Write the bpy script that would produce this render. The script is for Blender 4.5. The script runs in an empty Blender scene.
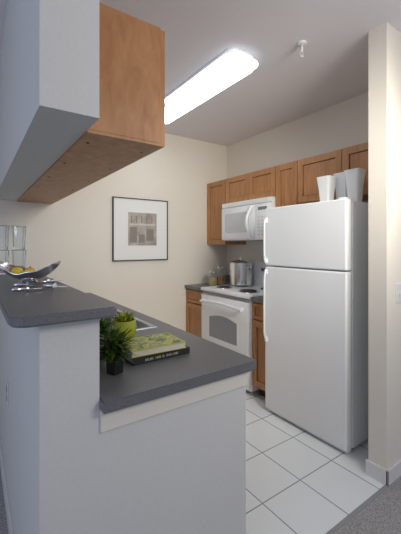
import bpy, bmesh, math, random
from mathutils import Vector, Matrix
random.seed(7)
S = bpy.context.scene
COL = S.collection
PI = math.pi
S.view_settings.view_transform = 'Standard'
S.view_settings.exposure = 0.0

# ------------------------------------------------------------------ materials
def mat(name, col, rough=0.5, metal=0.0, **k):
    m = bpy.data.materials.new(name); m.use_nodes = True
    b = m.node_tree.nodes['Principled BSDF']
    b.inputs['Base Color'].default_value = (*col, 1)
    b.inputs['Roughness'].default_value = rough
    b.inputs['Metallic'].default_value = metal
    for kk, v in k.items():
        b.inputs[kk.replace('_', ' ')].default_value = v
    return m
def nodes(m): return m.node_tree.nodes, m.node_tree.links, m.node_tree.nodes['Principled BSDF']
def coords(m, scale=(1,1,1), loc=(0,0,0)):
    n, l, b = nodes(m)
    tc = n.new('ShaderNodeTexCoord'); mp = n.new('ShaderNodeMapping')
    mp.inputs['Scale'].default_value = scale; mp.inputs['Location'].default_value = loc
    l.new(tc.outputs['Object'], mp.inputs['Vector']); return mp
def ramp(m, stops):
    n, l, b = nodes(m); r = n.new('ShaderNodeValToRGB')
    e = r.color_ramp.elements
    while len(e) < len(stops): e.new(0.5)
    for i, (p, c) in enumerate(stops):
        e[i].position = p; e[i].color = (*c, 1)
    return r
def noisemat(name, stops, scale, rough=0.5, mscale=(1,1,1), bump=0.0, detail=4, metal=0, bdist=0.002, dist=0.0):
    m = mat(name, stops[0][1], rough, metal)
    n, l, b = nodes(m); mp = coords(m, mscale)
    t = n.new('ShaderNodeTexNoise'); t.inputs['Scale'].default_value = scale; t.inputs['Detail'].default_value = detail
    t.inputs['Distortion'].default_value = dist
    l.new(mp.outputs[0], t.inputs['Vector'])
    r = ramp(m, stops); l.new(t.outputs['Fac'], r.inputs[0]); l.new(r.outputs[0], b.inputs['Base Color'])
    if bump:
        bu = n.new('ShaderNodeBump'); bu.inputs['Strength'].default_value = bump; bu.inputs['Distance'].default_value = bdist
        l.new(t.outputs['Fac'], bu.inputs['Height']); l.new(bu.outputs[0], b.inputs['Normal'])
    return m
M = {}
M['wall'] = noisemat('wall_paint', [(0.3,(.69,.69,.67)),(0.7,(.72,.72,.70))], 90, 0.85, bump=0.12)
M['wallc'] = noisemat('cream_wall_paint', [(0.3,(.79,.75,.665)),(0.7,(.82,.78,.695))], 90, 0.85, bump=0.12)
M['ceil'] = noisemat('ceiling_paint', [(0.3,(.80,.775,.80)),(0.7,(.83,.805,.83))], 120, 0.9, bump=0.2)
M['trim'] = mat('white_trim', (.76,.76,.75), 0.45)
M['wood'] = noisemat('maple_wood', [(0.25,(.35,.155,.056)),(0.5,(.45,.212,.083)),(0.75,(.54,.272,.115))], 6, 0.42, (6,6,.7), 0.05, 6, dist=0.8)
M['woodh'] = noisemat('maple_panel', [(0.28,(.38,.168,.062)),(0.5,(.46,.215,.085)),(0.72,(.54,.268,.113))], 9, 0.45, (2.2,2.2,.9), 0.04, 10, dist=0.7)
M['woodd'] = mat('dark_cabinet_brown', (.07,.035,.02), 0.7)  # plain dark brown of the toe kicks and screw caps
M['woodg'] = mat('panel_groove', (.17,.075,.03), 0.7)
M['counter'] = noisemat('grey_laminate', [(0.35,(.115,.118,.127)),(0.5,(.150,.153,.163)),(0.68,(.21,.214,.226))], 420, 0.38, detail=2)
M['white'] = mat('white_enamel', (.88,.90,.91), 0.28)
M['fridge'] = noisemat('textured_white_enamel', [(0.3,(.89,.92,.935)),(0.7,(.91,.94,.955))], 300, 0.8, bump=0.15, bdist=0.001)
M['fridge'].node_tree.nodes['Principled BSDF'].inputs['Specular IOR Level'].default_value = .15
M['grayp'] = mat('grey_plastic', (.32,.33,.34), 0.5)
M['lgray'] = mat('oven_window_glass', (.27,.29,.31), 0.15)
M['mwin'] = mat('pale_white_glass', (.62,.65,.67), 0.2)
M['btn'] = mat('pale_button', (.70,.72,.74), 0.4)
M['disp'] = mat('grey_green_display', (.20,.23,.23), 0.2)
M['black'] = mat('black_satin', (.012,.012,.014), 0.35)
M['framep'] = mat('charcoal_frame', (.04,.04,.043), 0.35)
M['steel'] = mat('polished_steel', (.86,.87,.88), 0.16, 1.0)
M['brush'] = mat('brushed_steel', (.84,.85,.86), 0.22, 1.0)
M['sinkm'] = mat('dull_sink_steel', (.55,.56,.58), 0.35, 1.0)
M['bowlm'] = mat('silvery_bowl_metal', (.78,.79,.82), 0.24, 1.0)
M['coil'] = mat('burner_coil', (.07,.07,.072), 0.5, 0.4)
M['mat'] = mat('mat_board', (.84,.85,.84), 0.8)
M['vase'] = mat('white_ceramic', (.93,.94,.93), 0.35)
M['orange'] = noisemat('orange_peel', [(0.4,(.80,.26,.02)),(0.6,(.90,.34,.03))], 80, 0.4, bump=0.2)
M['lemon'] = noisemat('lemon_peel', [(0.4,(.85,.58,.03)),(0.6,(.92,.68,.06))], 70, 0.4, bump=0.2)
M['stem'] = mat('brown_stem', (.10,.06,.03), 0.7)
M['soil'] = noisemat('soil', [(0.4,(.02,.012,.008)),(0.6,(.06,.04,.025))], 200, 0.95)
M['leaf'] = noisemat('leaf_green', [(0.35,(.012,.038,.006)),(0.52,(.042,.095,.012)),(0.64,(.18,.26,.03))], 45, 0.45)
M['lime'] = noisemat('lime_leaf', [(0.3,(.20,.27,.02)),(0.6,(.38,.42,.04)),(0.8,(.60,.54,.06))], 25, 0.45)
M['limebowl'] = mat('lime_ceramic', (.38,.42,.04), 0.2)
M['page'] = noisemat('paper_edges', [(0.4,(.62,.58,.45)),(0.6,(.80,.76,.62))], 60, 0.8, (1,1,40))
M['cream'] = mat('cream_ink', (.70,.67,.50), 0.6)
M['beans'] = noisemat('dried_pasta', [(0.35,(.30,.16,.05)),(0.6,(.62,.40,.16))], 90, 0.7, bump=0.5)
M['beans2'] = noisemat('grain_fill', [(0.35,(.45,.32,.14)),(0.6,(.72,.56,.30))], 120, 0.7, bump=0.5)
M['glass'] = mat('clear_glass', (.97,.99,1.0), 0.03, 0.0, Transmission_Weight=1.0, IOR=1.3)
M['glass2'] = mat('tumbler_glass', (.93,.97,1.0), 0.04, 0.0, Transmission_Weight=1.0, IOR=1.32)
M['carpet'] = noisemat('grey_carpet', [(0.40,(.24,.237,.24)),(0.5,(.35,.345,.345)),(0.60,(.48,.47,.465))], 190, 0.98, bump=0.7, bdist=0.004)
m = mat('white_floor_tile', (.8,.8,.8), 0.16); n, l, b = nodes(m); mp = coords(m, (1,1,1), (-.04,-.025,0))
br = n.new('ShaderNodeTexBrick'); br.offset = 0.0; br.squash = 1.0
br.inputs['Scale'].default_value = 1; br.inputs['Brick Width'].default_value = .31; br.inputs['Row Height'].default_value = .31
br.inputs['Mortar Size'].default_value = .0034; br.inputs['Mortar Smooth'].default_value = .1
br.inputs['Color1'].default_value = (.86,.91,.93,1); br.inputs['Color2'].default_value = (.89,.94,.96,1); br.inputs['Mortar'].default_value = (.30,.34,.37,1)
l.new(mp.outputs[0], br.inputs['Vector']); l.new(br.outputs['Color'], b.inputs['Base Color'])
bu = n.new('ShaderNodeBump'); bu.invert = True; bu.inputs['Distance'].default_value = .002; bu.inputs['Strength'].default_value = .6
l.new(br.outputs['Fac'], bu.inputs['Height']); l.new(bu.outputs[0], b.inputs['Normal'])
M['tile'] = m
# light diffuser: its underside glows, its sides are dimmer
m = mat('lit_diffuser', (.72,.77,.85), 0.5); n, l, b = nodes(m)
ge = n.new('ShaderNodeNewGeometry'); sx = n.new('ShaderNodeSeparateXYZ'); mr = n.new('ShaderNodeMapRange')
l.new(ge.outputs['Normal'], sx.inputs[0]); l.new(sx.outputs['Z'], mr.inputs['Value'])
mr.inputs['From Min'].default_value = -1; mr.inputs['From Max'].default_value = -.35; mr.inputs['To Min'].default_value = 5.5; mr.inputs['To Max'].default_value = .40
b.inputs['Emission Color'].default_value = (.87,.94,1,1); l.new(mr.outputs[0], b.inputs['Emission Strength'])
M['lamp'] = m
m = mat('sepia_print', (.3,.25,.2), 0.7); n, l, b = nodes(m); mp = coords(m, (1,1,1))
t = n.new('ShaderNodeTexNoise'); t.inputs['Scale'].default_value = 9; t.inputs['Detail'].default_value = 6; l.new(mp.outputs[0], t.inputs['Vector'])
r = ramp(m, [(0.3,(.28,.24,.22)),(0.5,(.42,.38,.34)),(0.72,(.60,.56,.51))]); l.new(t.outputs['Fac'], r.inputs[0]); l.new(r.outputs[0], b.inputs['Base Color'])
M['sepia'] = m
M['sepiad'] = mat('sepia_dark', (.27,.235,.21), 0.7)
M['sepial'] = mat('sepia_light', (.62,.58,.53), 0.7)
M['cover'] = noisemat('foliage_cover', [(0.36,(.012,.02,.012)),(0.44,(.12,.20,.03)),(0.53,(.58,.58,.10)),(0.60,(.14,.20,.04)),(0.68,(.50,.42,.30))], 22, 0.3, detail=5)
M['spine'] = mat('dark_book_cloth', (.02,.022,.025), 0.45)
M['spine2'] = mat('olive_book_cover', (.48,.50,.08), 0.45)

# ------------------------------------------------------------------ geometry helpers
def merge(bm, t):
    me = bpy.data.meshes.new('tmp'); t.to_mesh(me); t.free(); bm.from_mesh(me); bpy.data.meshes.remove(me)
def box(bm, x0, y0, z0, x1, y1, z1, bev=0.0, seg=2):
    t = bmesh.new(); bmesh.ops.create_cube(t, size=1)
    for v in t.verts:
        v.co = Vector(((x0+x1)/2 + v.co.x*(x1-x0), (y0+y1)/2 + v.co.y*(y1-y0), (z0+z1)/2 + v.co.z*(z1-z0)))
    if bev: bmesh.ops.bevel(t, geom=t.edges[:], offset=bev, segments=seg, affect='EDGES', profile=0.5)
    merge(bm, t); return bm
def B(*a, **k): return box(bmesh.new(), *a, **k)
def rrect(x0, y0, x1, y1, rs, n=8):
    pts = []
    for (cx, cy, r, a0, sx, sy) in ((x0,y0,rs[0],PI,1,1),(x1,y0,rs[1],1.5*PI,-1,1),(x1,y1,rs[2],0,-1,-1),(x0,y1,rs[3],.5*PI,1,-1)):
        if r <= 0: pts.append((cx, cy)); continue
        for i in range(n+1):
            a = a0 + i/n*PI/2
            pts.append((cx+sx*r+r*math.cos(a), cy+sy*r+r*math.sin(a)))
    return pts
def prism(bm, pts, h0, h1, axis='z', bev=0.0, seg=2):
    t = bmesh.new()
    def P(a, b_, h): return {'z':(a,b_,h),'x':(h,a,b_),'y':(a,h,b_)}[axis]
    lo = [t.verts.new(P(a,b_,h0)) for a,b_ in pts]; hi = [t.verts.new(P(a,b_,h1)) for a,b_ in pts]
    f1 = t.faces.new(lo); f2 = t.faces.new(hi); N = len(pts)
    for i in range(N): t.faces.new((lo[i], lo[(i+1)%N], hi[(i+1)%N], hi[i]))
    bmesh.ops.recalc_face_normals(t, faces=t.faces[:])
    if bev:
        es = list(set(list(f1.edges)+list(f2.edges)))
        bmesh.ops.bevel(t, geom=es, offset=bev, segments=seg, affect='EDGES')
    merge(bm, t); return bm
def lathe(bm, prof, c=(0,0,0), n=32, axis='z', flute=0.0):
    t = bmesh.new(); rings = []
    for (r, h) in prof:
        ring = []
        for i in range(n):
            a = 2*PI*i/n
            rr = r*(1-flute*(i%2))
            x, y = rr*math.cos(a), rr*math.sin(a)
            p = {'z':(x,y,h),'x':(h,x,y),'y':(x,h,y)}[axis]
            ring.append(t.verts.new((p[0]+c[0], p[1]+c[1], p[2]+c[2])))
        rings.append(ring)
    for a, b_ in zip(rings[:-1], rings[1:]):
        for i in range(n): t.faces.new((a[i], a[(i+1)%n], b_[(i+1)%n], b_[i]))
    t.faces.new(rings[0]); t.faces.new(rings[-1])
    bmesh.ops.remove_doubles(t, verts=t.verts[:], dist=1e-6)
    bmesh.ops.recalc_face_normals(t, faces=t.faces[:])
    merge(bm, t); return bm
def tube(bm, pts, r, n=10, closed=False):
    t = bmesh.new(); pts = [Vector(p) for p in pts]; rings = []; N = len(pts)
    ref = None
    for i, p in enumerate(pts):
        a = pts[i-1] if (i > 0 or closed) else p; c = pts[(i+1)%N] if (i < N-1 or closed) else p
        d = (c-a).normalized()
        if ref is None:
            ref = d.orthogonal().normalized()
        u = (ref - d*ref.dot(d)).normalized(); ref = u; w = d.cross(u)
        rr = r[i] if isinstance(r, (list, tuple)) else r
        rings.append([t.verts.new(p + u*rr*math.cos(2*PI*k/n) + w*rr*math.sin(2*PI*k/n)) for k in range(n)])
    for i in range(N if closed else N-1):
        a, b_ = rings[i], rings[(i+1)%N]
        for k in range(n): t.faces.new((a[k], a[(k+1)%n], b_[(k+1)%n], b_[k]))
    if not closed: t.faces.new(rings[0]); t.faces.new(rings[-1])
    bmesh.ops.recalc_face_normals(t, faces=t.faces[:])
    merge(bm, t); return bm
ORG = {}
def obj(name, bm, m, parent=None, smooth=False, local=False, label=None):
    me = bpy.data.meshes.new(name)
    if parent is not None and not local:
        bmesh.ops.translate(bm, vec=-ORG[parent.name], verts=bm.verts[:])
    if smooth:
        for f in bm.faces: f.smooth = True
        for e in bm.edges:
            if len(e.link_faces) == 2 and e.calc_face_angle(0) > 0.6: e.smooth = False
    bm.to_mesh(me); bm.free(); me.materials.append(M[m])
    o = bpy.data.objects.new(name, me); COL.objects.link(o)
    if parent is not None:
        o.parent = parent; ORG[o.name] = ORG[parent.name]
    else: ORG[o.name] = Vector((0,0,0))
    if label: o['label'] = label
    return o
def tag(o, label, cat, group=None):
    o['label'] = label; o['category'] = cat
    if group: o['group'] = group
    return o
def thing(name, label, cat, loc=(0,0,0), rz=0, group=None):
    o = bpy.data.objects.new(name, None); COL.objects.link(o); o.empty_display_size = .05
    o.location = loc; o.rotation_euler = (0,0,rz); ORG[o.name] = Vector(loc)
    return tag(o, label, cat, group)
def struct(name, bm, m, smooth=False):
    o = obj(name, bm, m, None, smooth); o['kind'] = 'structure'; return o
def copytree(root, loc, rz, label):
    r = root.copy(); COL.objects.link(r); r.location = loc; r.rotation_euler = (0,0,rz); r['label'] = label
    for ch in list(root.children):
        c = ch.copy(); COL.objects.link(c); c.parent = r
        for g in ch.children:
            d = g.copy(); COL.objects.link(d); d.parent = c
    return r

# ------------------------------------------------------------------ layout numbers
YB = 3.34      # back wall
XR = 2.73      # right wall
CH = 2.67      # ceiling
KX0, KX1, KY = .156, .325, 1.02   # knee wall
BAR = 1.198
G = .004

# ------------------------------------------------------------------ shell
struct('floor', B(KX0, .95, -.05, XR+.1, YB+.1, 0), 'tile')
bm = B(-2.2, -2.2, -.05, 4.2, .95, 0.004); box(bm, -2.2, .95, -.05, KX0, YB+.1, 0.004)
struct('floor', bm, 'carpet')
struct('ceiling', B(-2.2, -2.2, CH, 4.2, YB+.1, CH+.1), 'ceil')
struct('wall_back', B(-2.2, YB, 0, XR+.1, YB+.1, CH), 'wallc')
struct('wall_right', B(XR, 1.06, 0, XR+.1, YB, CH), 'wallc')
struct('wall_front', B(1.966, .953, 0, 4.2, 1.06, CH, ), 'wallc')
struct('wall_peninsula', B(KX0, KY, 0, KX1, YB, BAR-.031), 'wall')
struct('wall_end', B(KX1, KY, 0, .935, KY+.09, .874), 'wall')
struct('wall_overhead', B(KX0, KY, 1.778, KX1, YB, CH), 'wall')
struct('trim_1', B(KX1+.002, KY-.010, .805, .937, KY, .872, bev=.002), 'wallc')
struct('trim_2', B(KX0, .935, 0, 1.966, .957, .007, bev=.002), 'grayp')
bm = B(1.954, .941, 0, 1.966, 1.072, .09, bev=.003); box(bm, 1.954, .941, 0, 4.2, .953, .09, bev=.003)
struct('baseboard_right', bm, 'trim')
struct('baseboard_back', B(KX1+.7, YB-.012, 0, 2.12, YB, .09, bev=.003), 'trim')
struct('baseboard_left', B(KX0-.012, KY, 0, KX0, YB, .09, bev=.003), 'trim')

# ------------------------------------------------------------------ worktops
bm = prism(bmesh.new(), rrect(.078, .965, .37, YB, (.055,.03,0,0)), BAR-.031, BAR, bev=.006, seg=3)
tag(obj('bar_top', bm, 'counter', smooth=True), 'raised grey laminate bar top on the half wall', 'countertop')
SY0, SY1, SX0, SX1 = 1.72, 2.42, .45, .86
CT0, CT1 = .874, .91
bm = prism(bmesh.new(), rrect(KX1, .98, .97, SY0, (.004,.022,0,0)), CT0, CT1, bev=.004)
box(bm, KX1, SY0-.005, CT0, SX0, SY1, CT1); box(bm, SX1, SY0-.005, CT0, .97, SY1, CT1); box(bm, KX1, SY1, CT0, .97, YB, CT1)
tag(obj('countertop', bm, 'counter', smooth=True), 'long lower grey peninsula worktop holding the books and plants', 'countertop')
tag(obj('countertop', B(2.08, 2.972, CT0, XR-.001, YB-.001, CT1, bev=.003), 'counter'), 'small grey worktop with jars between stove and back wall', 'countertop')
tag(obj('countertop', B(2.08, 1.965, CT0, XR-.001, 2.208, CT1, bev=.003), 'counter'), 'narrow grey worktop between stove and refrigerator', 'countertop')
struct('trim_3', B(XR-.02, 2.972, CT1, XR, YB, CT1+.09), 'counter')
struct('trim_4', B(XR-.02, 1.965, CT1, XR, 2.208, CT1+.09), 'counter')

# ------------------------------------------------------------------ cabinets
def shaker(t, face, s, y0, y1, z0, z1, th=.022, rail=.055, name='door'):
    a, b_ = sorted((face, face+s*th)); bm = bmesh.new()
    r = min(rail, (y1-y0)*.25, (z1-z0)*.3)
    for q in ((y0,z0,y0+r,z1),(y1-r,z0,y1,z1),(y0+r,z0,y1-r,z0+r),(y0+r,z1-r,y1-r,z1)):
        box(bm, a, q[0], q[1], b_, q[2], q[3], bev=.0015)
    g = .004
    a2, b2 = sorted((face, face+s*th*.40)); box(bm, a2, y0+r+g, z0+r+g, b2, y1-r-g, z1-r-g)
    d = obj(name, bm, 'wood', t)
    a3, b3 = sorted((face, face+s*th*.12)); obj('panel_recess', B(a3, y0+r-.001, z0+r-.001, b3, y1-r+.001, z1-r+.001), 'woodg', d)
    return d
def upper(y0, y1, z0, z1, nd, label):
    t = thing('wall_cabinet', label, 'cabinet', (XR-.16, (y0+y1)/2, z0), group='wall cabinets above the stove and refrigerator')
    obj('body', B(2.43, y0+.001, z0, XR-.001, y1-.001, z1), 'wood', t)
    w = (y1-y0)/nd
    for i in range(nd): shaker(t, 2.43, -1, y0+i*w+.003, y0+(i+1)*w-.003, z0+.003, z1-.003)
upper(2.972, YB, 1.39, 2.15, 1, 'tall maple wall cabinet in the corner left of the microwave')
upper(2.21, 2.97, 1.855, 2.15, 2, 'short two-door maple wall cabinet directly above the microwave')
upper(1.95, 2.208, 1.39, 2.15, 1, 'narrow maple wall cabinet between microwave and refrigerator cabinets')
upper(1.075, 1.948, 1.76, 2.15, 2, 'short two-door maple wall cabinet above the refrigerator')
def lower(y0, y1, label):
    t = thing('base_cabinet', label, 'cabinet', (XR-.3, (y0+y1)/2, 0), group='base cabinets beside the stove')
    obj('body', B(2.12, y0, .10, XR-G, y1-G, CT0), 'wood', t)
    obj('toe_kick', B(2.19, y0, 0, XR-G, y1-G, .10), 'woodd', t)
    shaker(t, 2.12, -1, y0+.004, y1-.004, .72, .86, rail=.03, name='drawer')
    shaker(t, 2.12, -1, y0+.004, y1-.004, .11, .705)
lower(2.972, YB, 'maple base cabinet in the corner left of the stove')
lower(1.965, 2.208, 'narrow maple base cabinet between stove and refrigerator')
PX = KX1+G; PY = KY+.09+G
t = thing('base_cabinet', 'maple base cabinets under the peninsula worktop facing the kitchen', 'cabinet', (.62, 2.2, 0))
bm = B(PX, PY, .10, .90, SY0-.02, CT0); box(bm, PX, SY0-.02, .10, .90, SY1+.02, .60); box(bm, .882, SY0-.02, .6, .90, SY1+.02, CT0); box(bm, PX, SY1+.02, .10, .90, YB-G, CT0)
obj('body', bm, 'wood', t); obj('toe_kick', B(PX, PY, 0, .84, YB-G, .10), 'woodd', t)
yy = KY+.10
while yy < YB-.3:
    y2 = min(yy+.44, YB-.005); shaker(t, .90, 1, yy, y2-.006, .12, .70); shaker(t, .90, 1, yy, y2-.006, .715, .86, rail=.03, name='drawer'); yy += .44
# hanging cabinet over the bar
HY, HZ0, HZ1, HX1 = 1.15, 1.772, 2.233, .628
t = thing('wall_cabinet', 'large maple cabinet hanging over the peninsula, smooth end panel facing camera', 'cabinet', (.47, 2.2, HZ0))
obj('body', B(KX1+.001, HY, HZ0+.012, HX1-.022, YB-.001, HZ1), 'woodh', t)
obj('bottom_panel', B(KX1+.001, HY+.002, HZ0, HX1-.004, YB-.001, HZ0+.014), 'woodh', t)
yy = HY+.003
while yy < YB-.2:
    y2 = min(yy+.365, YB-.003); shaker(t, HX1-.022, 1, yy, y2-.005, HZ0+.003, HZ1-.003); yy += .365
for k in range(6):
    for x in (.36, .58):
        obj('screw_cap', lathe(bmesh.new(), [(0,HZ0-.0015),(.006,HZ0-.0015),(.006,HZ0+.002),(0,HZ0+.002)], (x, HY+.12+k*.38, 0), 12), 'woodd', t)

# ------------------------------------------------------------------ sink + faucet
t = thing('sink', 'stainless steel sink set into the peninsula worktop', 'sink', ((SX0+SX1)/2, (SY0+SY1)/2, .72))
bm = bmesh.new(); e = .018
for q in ((SX0-e,SY0-e,SX1+e,SY0+.01),(SX0-e,SY1-.01,SX1+e,SY1+e),(SX0-e,SY0,SX0+.01,SY1),(SX1-.01,SY0,SX1+e,SY1)):
    box(bm, q[0], q[1], CT1, q[2], q[3], CT1+.005, bev=.0015)
obj('rim', bm, 'sinkm', t)
bm = B(SX0+.006, SY0+.006, .72, SX1-.006, SY1-.006, .725)
for q in ((SX0+.004,SY0+.004,SX1-.004,SY0+.009),(SX0+.004,SY1-.009,SX1-.004,SY1-.004),(SX0+.004,SY0+.004,SX0+.009,SY1-.004),(SX1-.009,SY0+.004,SX1-.004,SY1-.004)):
    box(bm, q[0], q[1], .72, q[2], q[3], CT1)
obj('basin', bm, 'sinkm', t)
t = thing('faucet', 'low chrome faucet behind the peninsula sink', 'faucet', (.40, 2.07, CT1))
obj('base', lathe(bmesh.new(), [(0,CT1),(.025,CT1),(.022,CT1+.03),(.014,CT1+.04),(0,CT1+.04)], (.395,2.07,0)), 'steel', t, True)
obj('spout', tube(bmesh.new(), [(.395,2.07,CT1+.03),(.395,2.07,CT1+.12),(.41,2.07,CT1+.155),(.45,2.07,CT1+.165),(.54,2.07,CT1+.15),(.565,2.07,CT1+.12)], .011), 'steel', t, True)

# ------------------------------------------------------------------ refrigerator
FX, FY0, FY1, FH = 2.005, 1.228, 1.955, 1.69
t = thing('refrigerator', 'tall white top-freezer refrigerator beside the wall end', 'refrigerator', (2.4, 1.6, 0))
obj('body', B(FX+.075, FY0, .03, XR-.02, FY1, FH-.008, bev=.006), 'fridge', t)
fd = obj('freezer_door', B(FX, FY0, 1.216, FX+.066, FY1, FH, bev=.010, seg=3), 'fridge', t, False)
ld = obj('door', B(FX, FY0, .032, FX+.066, FY1, 1.206, bev=.010, seg=3), 'fridge', t, False)
bm = B(FX+.064, FY0+.01, .06, FX+.077, FY1-.01, 1.20); box(bm, FX+.064, FY0+.01, 1.222, FX+.077, FY1-.01, FH-.01)
obj('gasket', bm, 'grayp', t)
bm = B(FX+.03, FY0+.01, .006, FX+.08, FY1-.01, .030, bev=.003)
box(bm, FX+.026, FY0+.03, .014, FX+.032, FY1-.03, .019)
obj('base_grille', bm, 'white', t)
for y in (FY0+.05, FY1-.05):
    for x in (FX+.12, XR-.1): obj('foot', lathe(bmesh.new(), [(0,0),(.016,0),(.016,.035),(0,.035)], (x,y,0), 16), 'black', t)
def fhandle(z0, z1, par, flip):
    y = FY1-.024; pts = []; N = 20
    for i in range(N+1):
        s = i/N; z = z0+(z1-z0)*s
        q = s if not flip else 1-s
        off = .010 + .026*math.sin(min(1, q*7)*PI/2) * (1 - .6*max(0,(q-.8)/.2)**2)
        pts.append((FX-off+.006, y, z))
    bm = tube(bmesh.new(), pts, [.009 if 0 < i < N else .007 for i in range(N+1)], 12)
    for (zc, hh) in ((z0+.02,.02),(z1-.02,.02)): box(bm, FX-.020, y-.009, zc-hh, FX+.002, y+.010, zc+hh, bev=.004)
    obj('handle', bm, 'white', par, True)
fhandle(1.235, 1.61, fd, True); fhandle(.59, 1.185, ld, False)
obj('hinge_cover', B(FX+.02, FY0+.02, FH-.006, FX+.11, FY0+.07, FH+.014, bev=.005), 'white', t)

# ------------------------------------------------------------------ range
RY0, RY1 = 2.213, 2.967; RF = 2.06
t = thing('kitchen_range', 'white electric coil stove with oven below the microwave', 'stove', (2.4, 2.59, 0))
obj('body', B(RF+.035, RY0, .04, XR-.01, RY1, .895, bev=.003), 'white', t)
obj('cooktop', B(RF-.005, RY0-.001, .893, XR-.06, RY1+.001, .925, bev=.008), 'white', t, True)
od = obj('oven_door', B(RF, RY0+.006, .27, RF+.034, RY1-.006, .855, bev=.008), 'white', t, True)
N = 16; pts = [(RY0+.16,.43),(RY1-.16,.43)]
for i in range(N+1):
    s = i/N; pts.append((RY1-.16-(RY1-RY0-.32)*s, .635+.035*math.sin(s*PI)))
obj('window', prism(bmesh.new(), pts, RF-.003, RF+.004, 'x'), 'lgray', od)
bm = bmesh.new(); tube(bm, [(RF-.040, RY0+.05+(RY1-RY0-.10)*i/12, .785+.020*math.sin(i/12*PI)) for i in range(13)], .014, 12)
for y in (RY0+.07, RY1-.07): box(bm, RF-.044, y-.012, .775, RF+.003, y+.012, .805, bev=.004)
obj('handle', bm, 'white', od, True)
obj('vent_strip', B(RF+.012, RY0+.02, .862, RF+.04, RY1-.02, .888), 'grayp', t)
obj('storage_drawer', B(RF+.003, RY0+.006, .07, RF+.034, RY1-.006, .258, bev=.008), 'white', t, True)
prof = [(XR-.085,.92),(XR-.012,.92),(XR-.012,1.21),(XR-.045,1.21),(XR-.06,1.195)]
t2 = bmesh.new(); lo = [t2.verts.new((x,RY0,z)) for x,z in prof]; hi = [t2.verts.new((x,RY1,z)) for x,z in prof]
t2.faces.new(lo); t2.faces.new(hi)
for i in range(5): t2.faces.new((lo[i],lo[(i+1)%5],hi[(i+1)%5],hi[i]))
bmesh.ops.recalc_face_normals(t2, faces=t2.faces[:])
bg = obj('control_panel', t2, 'white', t)
obj('clock_display', B(XR-.082, 2.54, 1.095, XR-.06, 2.64, 1.13), 'disp', bg)
for y in (2.29, 2.38, 2.80, 2.89):
    obj('knob', lathe(bmesh.new(), [(0,XR-.10),(.018,XR-.10),(.022,XR-.085),(.022,XR-.068),(0,XR-.068)], (0,y,1.11), 20, 'x'), 'mwin', bg, True)
for (x, y, r) in ((2.24,2.40,.095),(2.24,2.78,.075),(2.50,2.40,.075),(2.50,2.80,.095)):
    p = obj('drip_bowl', lathe(bmesh.new(), [(0,.9255),(r-.01,.9255),(r+.012,.928),(r+.014,.9255),(r+.014,.924),(0,.924)], (x,y,0), 36), 'steel', t, True)
    pts = []
    for i in range(90):
        a = i/89*3.5*2*PI; rr = .018+(r-.026)*i/89; pts.append((x+rr*math.cos(a), y+rr*math.sin(a), .936))
    obj('burner_coil', tube(bmesh.new(), pts, .005, 6), 'coil', p, True)

# ------------------------------------------------------------------ microwave
MF, MZ0, MZ1 = 2.345, 1.435, 1.852
t = thing('microwave', 'white over-the-range microwave mounted under the short cabinet', 'microwave', (2.55, 2.59, MZ0))
obj('body', B(MF+.03, RY0, MZ0, XR, RY1, MZ1), 'white', t)
md = obj('door', B(MF, 2.43, MZ0+.006, MF+.032, RY1, MZ1-.055, bev=.01), 'white', t, True)
pts = rrect(2.52, MZ0+.085, RY1-.07, MZ1-.12, (.03,.03,.03,.03), 6)
obj('window', prism(bmesh.new(), pts, MF-.003, MF+.005, 'x'), 'mwin', md)
bm = tube(bmesh.new(), [(MF-.012-.05*math.sin(i/12*PI), 2.462+.022*math.sin(i/12*PI), MZ0+.03+.31*i/12) for i in range(13)], .014, 12)
obj('handle', bm, 'white', md, True)
cp = obj('control_panel', B(MF+.002, RY0, MZ0+.006, MF+.032, 2.425, MZ1-.055, bev=.006), 'white', t, True)
obj('clock_display', B(MF-.001, 2.26, MZ1-.118, MF+.005, 2.38, MZ1-.088), 'disp', cp)
for r_ in range(6):
    for c_ in range(3): obj('button', B(MF-.001, 2.255+c_*.05, MZ0+.045+r_*.035, MF+.005, 2.285+c_*.05, MZ0+.064+r_*.035, bev=.002), 'btn', cp)
bm = B(MF+.008, RY0, MZ1-.05, MF+.032, RY1, MZ1, bev=.004)
for k in range(3): box(bm, MF+.004, RY0+.04, MZ1-.041+k*.013, MF+.009, RY1-.04, MZ1-.035+k*.013)
obj('vent_grille', bm, 'white', t)
obj('underside_panel', B(MF+.05, RY0+.03, MZ0-.006, XR-.03, RY1-.03, MZ0), 'grayp', t)

# ------------------------------------------------------------------ stock pot, jars
px, py, pz = 2.49, 2.80, .9417
t = thing('stock_pot', 'tall stainless steel stock pot with lid on the rear stove burner', 'pot', (px, py, pz))
obj('pot_body', lathe(bmesh.new(), [(0,0),(.118,0),(.124,.008),(.124,.235),(.131,.239),(.131,.243),(.120,.243),(.118,.02),(0,.02)], n=40), 'brush', t, True, True)
ld = obj('lid', lathe(bmesh.new(), [(.128,.244),(.129,.250),(.105,.263),(.05,.277),(0,.281),(0,.275),(.05,.271),(.115,.244)], n=40), 'steel', t, True, True)
obj('knob', lathe(bmesh.new(), [(0,.279),(.008,.279),(.007,.289),(.018,.293),(.018,.302),(0,.306)], n=20), 'steel', ld, True, True)
for s in (-1,1):
    bm = tube(bmesh.new(), [(.04, s*.118, .195),(.04, s*.150,.202),(.025, s*.162,.204),(-.025, s*.162,.204),(-.04, s*.150,.202),(-.04, s*.118,.195)], .006, 8)
    obj('handle', bm, 'steel', t, True, True)
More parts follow.
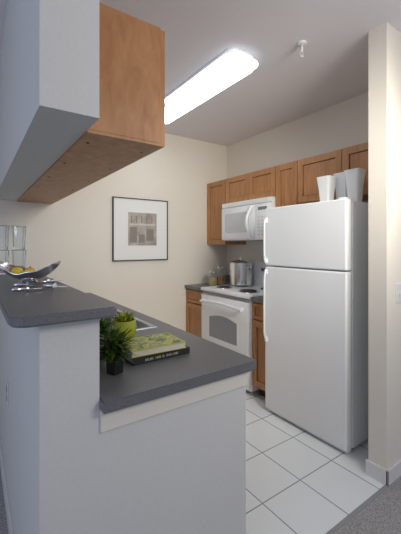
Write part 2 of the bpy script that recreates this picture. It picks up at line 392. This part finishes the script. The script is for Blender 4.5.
def jar(x, y, r, h, fl, fill, label):
    t = thing('storage_jar', label, 'jar', (x,y,CT1+.001), group='food jars in the kitchen corner')
    obj('glass', lathe(bmesh.new(), [(0,0),(r,0),(r,h*.85),(r*.8,h*.92),(r*.8,h),(r*.74,h),(r*.74,h*.91),(r*.92,h*.84),(r*.92,.006),(0,.006)], n=28), 'glass', t, True, True)
    obj('contents', lathe(bmesh.new(), [(0,.007),(r*.9,.007),(r*.9,h*fl),(0,h*(fl+.02))], n=28), fill, t, True, True)
    obj('lid', lathe(bmesh.new(), [(0,h),(r*.86,h),(r*.88,h+.015),(r*.4,h+.022),(0,h+.024)], n=28), 'brush', t, True, True)
jar(2.31, 3.08, .052, .155, .6, 'beans2', 'shorter glass jar of pale grains in the corner beside the stove')
jar(2.46, 3.12, .058, .205, .5, 'beans', 'taller glass jar of brown dry food nearest the stock pot')

# ------------------------------------------------------------------ picture
PX0, PX1, PZ0, PZ1 = 1.195, 1.843, 1.215, 1.888
t = thing('framed_picture', 'dark-framed sepia print with wide white mat on the back wall', 'picture', ((PX0+PX1)/2, YB, PZ0))
bm = bmesh.new(); w = .011
for q in ((PX0,PZ0,PX1,PZ0+w),(PX0,PZ1-w,PX1,PZ1),(PX0,PZ0+w,PX0+w,PZ1-w),(PX1-w,PZ0+w,PX1,PZ1-w)):
    box(bm, q[0], YB-.026, q[1], q[2], YB-.001, q[3], bev=.001)
obj('frame', bm, 'framep', t)
obj('mat_board', B(PX0+w, YB-.018, PZ0+w, PX1-w, YB-.004, PZ1-w), 'mat', t)
a0, a1, c0, c1 = 1.365, 1.70, 1.38, 1.735
pr = obj('print', B(a0, YB-.020, c0, a1, YB-.018, c1), 'sepia', t)
for (x0,z0,x1,z1) in ((.02,.03,.10,.20),(.21,.05,.30,.18),(.12,.03,.19,.12)): obj('dark_shape', B(a0+x0, YB-.021, c0+z0, a0+x1, YB-.0195, c0+z1), 'sepiad', pr)
for k in range(5): obj('column', B(a0+.03+k*.06, YB-.0212, c0+.245, a0+.042+k*.06, YB-.0195, c0+.32), 'sepiad', pr)
obj('light_band', B(a0+.02, YB-.0208, c0+.218, a1-.02, YB-.0195, c0+.236), 'sepial', pr)

# ------------------------------------------------------------------ ceiling light, sprinkler
LX0, LX1, LY0, LY1 = 1.34, 1.628, 1.60, 2.92
t = thing('ceiling_light', 'long rectangular fluorescent light glowing on the ceiling', 'light', ((LX0+LX1)/2, (LY0+LY1)/2, CH))
obj('housing', prism(bmesh.new(), rrect(LX0+.03, LY0+.03, LX1-.03, LY1-.03, (.06,)*4, 8), CH-.012, CH, bev=.001), 'white', t, True)
bm = prism(bmesh.new(), rrect(LX0, LY0, LX1, LY1, (.085,)*4, 10), CH-.090, CH-.010, bev=.036, seg=7)
obj('diffuser', bm, 'lamp', t, True)
SPX, SPY = 1.725, 1.36
t = thing('sprinkler', 'small white fire sprinkler head on the ceiling', 'sprinkler', (SPX, SPY, CH))
obj('escutcheon', lathe(bmesh.new(), [(0,CH),(.032,CH),(.029,CH-.012),(.016,CH-.018),(0,CH-.018)], (SPX,SPY,0)), 'trim', t, True)
bm = lathe(bmesh.new(), [(0,CH-.02),(.009,CH-.02),(.009,CH-.055),(.006,CH-.06),(0,CH-.06)], (SPX,SPY,0))
for s in (-1,1): tube(bm, [(SPX+s*.008,SPY,CH-.05),(SPX+s*.014,SPY,CH-.07),(SPX,SPY,CH-.09)], .0025, 6)
obj('frame', bm, 'trim', t, True)
obj('deflector', lathe(bmesh.new(), [(0,CH-.09),(.014,CH-.09),(.014,CH-.094),(0,CH-.094)], (SPX,SPY,0)), 'trim', t)

# ------------------------------------------------------------------ flared white vases on fridge
def sqv(w0, w1, h, th=.008, rd=.25, ex=1.6):
    t = bmesh.new()
    def ring(w, z):
        o = rrect(-w, -w, w, w, (w*rd,)*4, 4); return [t.verts.new((x,y,z)) for x,y in o]
    R_ = [ring(w0,0)]; K = 10
    for i in range(1,K+1):
        s = i/K; R_.append(ring(w0+(w1-w0)*s**ex, h*s))
    for i in range(K,0,-1):
        s = i/K; R_.append(ring(w0+(w1-w0)*s**ex-th, h*s))
    R_.append(ring(w0-th, th))
    for a, b_ in zip(R_[:-1], R_[1:]):
        n_ = len(a)
        for i in range(n_): t.faces.new((a[i],a[(i+1)%n_],b_[(i+1)%n_],b_[i]))
    t.faces.new(R_[0]); t.faces.new(R_[-1]); bmesh.ops.recalc_face_normals(t, faces=t.faces[:]); return t
for (x, y, rz, hh, lab) in ((2.20,1.505,0,.205,'flared white vase farthest left on the refrigerator'),
                        (2.315,1.44,0,.235,'middle flared white vase, standing behind the other two on the refrigerator'),
                        (2.25,1.31,0,.228,'flared white vase on the refrigerator nearest the wall end')):
    o = obj('vase', sqv(.038, .058, hh, .007, .35, 1.6), 'vase', smooth=True); o.location = (x,y,FH+.001); o.rotation_euler = (0,0,rz)
    tag(o, lab, 'vase', 'flared white vases on the refrigerator')

# ------------------------------------------------------------------ books
def book(x, y, z, rz, L, W, T, cover, label, top=None):
    t = thing('book', label, 'book', (x,y,z), rz, 'books on the lower worktop')
    bm = B(-L/2, -W/2, 0, L/2, W/2, .002); box(bm, -L/2, -W/2, T-.002, L/2, W/2, T); box(bm, -L/2, -W/2, 0, L/2, -W/2+.003, T, bev=.0008)
    obj('cover', bm, cover, t, local=True)
    obj('pages', B(-L/2+.004, -W/2+.003, .002, L/2-.004, W/2-.002, T-.002), 'page', t, local=True)
    random.seed(int(T*1e5)+int(L*1e4))
    def glyph(bm, xx, w_, f):
        # thin upright and cross strokes, too small to read
        f(bm, xx, xx+.0012, 0, 1)
        if random.random() < .8: f(bm, xx, xx+w_, random.choice((0,.42,.8)), None)
        if random.random() < .6: f(bm, xx+w_-.0012, xx+w_, 0, 1)
    if top:
        obj('cover_picture', B(-L/2+.008, -W/2+.010, T-.0002, L/2-.008, W/2-.010, T+.0006), top, t, local=True)
        bm = bmesh.new(); xx = -L/2+.03
        def f(bm, xa, xb, c, d): 
            h = .015; y0 = -W/2+.025
            box(bm, xa, y0+(h*c if d is None else 0), T+.0004, xb, y0+(h*c+.0018 if d is None else h), T+.0009)
        while xx < L/2-.05: w_ = random.uniform(.006,.010); glyph(bm, xx, w_, f); xx += w_+.004
        obj('title_lettering', bm, 'cream', t, local=True)
    bm = bmesh.new(); xx = -L/2+.05
    def f2(bm, xa, xb, c, d):
        h = T*.36; z0 = T*.32
        box(bm, xa, -W/2-.0005, z0+(h*c if d is None else 0), xb, -W/2+.001, z0+(h*c+.0013 if d is None else h))
    while xx < L/2-.06:
        w_ = random.uniform(.003,.005); glyph(bm, xx, w_, f2); xx += w_+.0024
        if random.random() < .15: xx += .007
    obj('spine_lettering', bm, 'cream', t, local=True)
    return t
book(.652, 1.31, CT1+.001, .02, .265, .19, .026, 'spine', 'lower book of the stack, dark cover with light lettering on spine')
book(.645, 1.312, CT1+.028, PI-.04, .25, .185, .026, 'spine2', 'upper book with yellow-green foliage cover and pale pages, resting on the other', 'cover')

# ------------------------------------------------------------------ potted plants
def leafs(n, R0, h0, h1, L, W, seed, emin=.3):
    random.seed(seed); bm = bmesh.new()
    for i in range(n):
        a = random.uniform(0,2*PI); el = random.uniform(emin,1.45); r0 = random.uniform(0,R0)
        base = Vector((r0*math.cos(a), r0*math.sin(a), random.uniform(h0,h1)))
        d = Vector((math.cos(a)*math.cos(el), math.sin(a)*math.cos(el), math.sin(el))); sd = Vector((-math.sin(a),math.cos(a),0)); up = d.cross(sd)
        ll = L*random.uniform(.7,1.15); ww = W*random.uniform(.8,1.2); prev = None
        for k in range(5):
            s = k/4; p = base + d*ll*s - Vector((0,0,1))*ll*.2*s*s; w_ = ww*math.sin(PI*(.15+.84*s))
            cur = [bm.verts.new(p-sd*w_+up*w_*.4), bm.verts.new(p), bm.verts.new(p+sd*w_+up*w_*.4)]
            if prev:
                bm.faces.new((prev[0],prev[1],cur[1],cur[0])); bm.faces.new((prev[1],prev[2],cur[2],cur[1]))
            prev = cur
    return bm
def plant(x, y, potmat, leafm, pot, n, L, W, label, seed, rz, lift=.05):
    t = thing('potted_plant', label, 'plant', (x,y,CT1+.001), rz, 'small potted plants on the lower worktop')
    w0, w1, h = pot
    obj('pot', sqv(w0, w1, h, .003), potmat, t, True, True)
    obj('soil', B(-w1*.82,-w1*.82,h*.7,w1*.82,w1*.82,h*.86), 'soil', t, local=True)
    obj('foliage', leafs(n, w1*.95, h*.8, h+lift, L, W, seed, .0), leafm, t, True, True)
plant(.437, 1.19, 'black', 'leaf', (.023,.026,.055), 270, .072, .0058, 'small green spiky plant in black square pot nearest camera', 3, .4, .06)
plant(.430, 1.37, 'black', 'leaf', (.022,.028,.075), 220, .078, .0062, 'green spiky plant beside the half wall, behind the nearest plant', 9, .2, .06)
t = thing('potted_plant', 'yellow-green plant in a rounded glossy lime bowl behind the spiky plants', 'plant', (.595,1.50,CT1+.001), 0, 'small potted plants on the lower worktop')
obj('pot', lathe(bmesh.new(), [(0,0),(.026,0),(.043,.018),(.057,.055),(.060,.085),(.054,.118),(.049,.118),(.054,.085),(.051,.055),(.037,.022),(0,.018)], n=36), 'limebowl', t, True, True)
obj('soil', lathe(bmesh.new(), [(0,.088),(.049,.088),(.048,.10),(0,.103)], n=24), 'soil', t, False, True)
obj('foliage', leafs(80, .035, .095, .12, .050, .007, 5, .3), 'lime', t, True, True)

# ------------------------------------------------------------------ fruit bowl
ZB = BAR+.001
bx_, by_, RZ = .238, 1.87, -.55
t = thing('fruit_bowl', 'boat-shaped silvery wavy-rimmed bowl of fruit on the raised bar', 'bowl', (bx_,by_,ZB), RZ)
def boat():
    bm = bmesh.new(); NU, NV = 40, 14; th = .003; layers = []
    for off in (0, th):
        g = []
        for i in range(NU+1):
            u = -1+2*i/NU; row = []
            half = .092*math.sqrt(max(0,1-abs(u)**2.2))+.001
            zb = .008+.084*abs(u)**2.2; rim = .046+.058*abs(u)**1.8+.005*math.sin(u*9)*(1-abs(u))
            for j in range(NV+1):
                v = -1+2*j/NV
                row.append(bm.verts.new((u*.155, v*half*(1-off), zb+(rim-zb)*v*v+off)))
            g.append(row)
        layers.append(g)
        for i in range(NU):
            for j in range(NV):
                q = (g[i][j],g[i+1][j],g[i+1][j+1],g[i][j+1]); bm.faces.new(q if off else q[::-1])
    a, b_ = layers
    for i in range(NU):
        bm.faces.new((a[i][0],a[i+1][0],b_[i+1][0],b_[i][0])); bm.faces.new((a[i][NV],a[i+1][NV],b_[i+1][NV],b_[i][NV]))
    for j in range(NV):
        bm.faces.new((a[0][j],a[0][j+1],b_[0][j+1],b_[0][j])); bm.faces.new((a[NU][j],a[NU][j+1],b_[NU][j+1],b_[NU][j]))
    bmesh.ops.recalc_face_normals(bm, faces=bm.faces[:]); return bm
obj('bowl', boat(), 'bowlm', t, True, True)
obj('foot', lathe(bmesh.new(), [(0,0),(.04,0),(.036,.005),(.03,.009),(0,.009)], n=30), 'steel', t, True, True)
def fruit(name, m, dx, dy, dz, r, label, sx=1.0, stem=True, rz=0):
    c, s = math.cos(RZ), math.sin(RZ)
    tt = thing(name, label, name, (bx_+c*dx-s*dy, by_+s*dx+c*dy, ZB+dz), rz, 'fruit in the metal bowl')
    pf = []
    for i in range(17):
        a = -PI/2+PI*i/16; rr = r*math.cos(a); h = r*math.sin(a)*sx
        if sx > 1.1 and i in (0,16): h *= 1.08
        pf.append((max(rr,0), h+r))
    bm = lathe(bmesh.new(), pf, n=24) if sx <= 1.1 else lathe(bmesh.new(), [(a_, b__-r) for a_, b__ in pf], (0,0,r), 24, 'x')
    obj('flesh', bm, m, tt, True, True)
    if stem: obj('stem', tube(bmesh.new(), [(0,0,2*r*sx-.004),(.002,0,2*r*sx+.008)] if sx<=1.1 else [(r*sx,0,r),(r*sx+.006,0,r)], .002, 6), 'stem', tt, False, True)
fruit('lemon', 'lemon', .012, -.02, .016, .026, 'yellow lemon at the front middle of the metal bowl', 1.25, True, .5)
fruit('lemon', 'lemon', -.058, -.004, .026, .024, 'yellow lemon at the left end of the metal bowl', 1.25, True, .2)
fruit('orange', 'orange', -.012, .038, .020, .025, 'small orange at the back of the metal bowl')

# ------------------------------------------------------------------ stacked tumblers at far left of bar
def tumbler(x, y, z, label):
    t = thing('glass_tumbler', label, 'glass', (x, y, z), .0, 'stacked clear tumblers behind the fruit bowl')
    pf = [(0,0),(.034,0),(.037,.008),(.040,.09),(.044,.152),(.041,.152),(.037,.09),(.034,.018),(0,.016)]
    obj('glass_body', lathe(bmesh.new(), pf, n=24, flute=.06), 'glass2', t, False, True)
    obj('rim', tube(bmesh.new(), [(.0425*math.cos(i/24*2*PI), .0425*math.sin(i/24*2*PI), .1525) for i in range(24)], .0018, 6, True), 'glass2', t, True, True)
for (x, y, w_) in ((.155,2.44,'left'),(.255,2.47,'right')):
    tumbler(x, y, ZB, 'clear fluted tumbler at the bottom of the %s stack behind the bowl' % w_)
    tumbler(x, y, ZB+.1555, 'clear fluted tumbler on top of the %s stack behind the bowl' % w_)

# ------------------------------------------------------------------ silver spreaders on bar
def spreader(x, y, rz, label):
    t = thing('cheese_spreader', label, 'cutlery', (x,y,ZB), rz, 'small silver spreaders lying on the bar')
    N = 14; pts = []; rs = []
    for i in range(N+1):
        s = i/N; pts.append((-.055+.06*s, 0, .0125)); rs.append(.0035+.0085*math.sin(PI*min(1,s*1.15+.02))**.7*(1-.55*s))
    rs[0] = .002
    obj('handle', tube(bmesh.new(), pts, rs, 14), 'steel', t, True, True)
    bl = rrect(.004,-.010,.062,.010,(.006,.010,.010,.006),5)
    obj('blade', prism(bmesh.new(), bl, .0105, .0125, bev=.0006), 'steel', t, True, True)
    obj('ring_stand', lathe(bmesh.new(), [(.004,-.004),(.0125,-.004),(.0125,.004),(.004,.004)], (0,0,.0127), 20, 'x'), 'steel', t, True, True)
    return t
n0 = spreader(.18, 1.47, .1, 'silver spreader nearest the rounded end of the bar, lying leftmost')
copytree(n0, (.285, 1.50, ZB), -.9, 'silver spreader pointing toward the kitchen side of the bar')
copytree(n0, (.20, 1.62, ZB), -.3, 'silver spreader just in front of the metal fruit bowl')
copytree(n0, (.32, 1.72, ZB), .3, 'silver spreader farthest along the kitchen edge of the bar')

# ------------------------------------------------------------------ wall plates
t = thing('light_switch', 'white light switch plate on the right wall end', 'switch', (2.11,.953,1.06))
obj('plate', B(2.070,.947,1.04,2.150,.953,1.155,bev=.002), 'trim', t); obj('toggle', B(2.100,.938,1.085,2.112,.948,1.105,bev=.002), 'trim', t)
t = thing('electrical_outlet', 'white electrical outlet low on the half wall under the bar', 'outlet', (KX0,2.0,.6))
obj('plate', B(KX0-.006,1.96,.55,KX0,2.035,.665,bev=.002), 'trim', t)
for z in (.57, .615): obj('socket', B(KX0-.008,1.98,z,KX0-.005,2.015,z+.03,bev=.001), 'grayp', t)

# ------------------------------------------------------------------ light
W = bpy.data.worlds.new('world'); S.world = W; W.use_nodes = True
bg_ = W.node_tree.nodes['Background']; bg_.inputs[0].default_value = (.73,.79,.97,1); bg_.inputs[1].default_value = .43
def aim(o, loc, tgt):
    o.location = loc; o.rotation_euler = (Vector(tgt)-Vector(loc)).to_track_quat('-Z','Y').to_euler()
def area(name, loc, tgt, size, sy, power, col):
    d = bpy.data.lights.new(name, 'AREA'); d.shape = 'RECTANGLE'; d.size = size; d.size_y = sy; d.energy = power; d.color = col
    o = bpy.data.objects.new(name, d); COL.objects.link(o); aim(o, loc, tgt); return o
area('window_daylight', (-2.1, .3, 1.6), (1, .8, 1.2), 1.8, 1.6, 11, (.62,.75,1))
area('warm_fill', (1.3, -.6, 2.0), (1.8, 3.2, 1.3), .9, .5, 14, (1,.93,.83))  # added warm fill from behind the camera, not a lamp of the room
d = bpy.data.lights.new('kitchen_fill_spot', 'SPOT'); d.energy = 120; d.color = (1,.94,.83); d.spot_size = math.radians(86); d.spot_blend = 1.0; d.shadow_soft_size = .3  # unseen spot added to brighten the kitchen, no such fixture there
o = bpy.data.objects.new('kitchen_fill_spot', d); COL.objects.link(o); aim(o, (1.40, .0, 2.15), (1.95, 3.0, 1.30))

# ------------------------------------------------------------------ camera
cd = bpy.data.cameras.new('camera'); cam = bpy.data.objects.new('camera', cd); COL.objects.link(cam)
cam.location = (0,0,1.385); cam.rotation_euler = (PI/2, 0, -math.radians(34.7))
cd.sensor_fit = 'VERTICAL'; cd.sensor_height = 36; cd.lens = 330/534*36; cd.shift_y = -(267-245)/534; cd.clip_start = .01
S.camera = cam
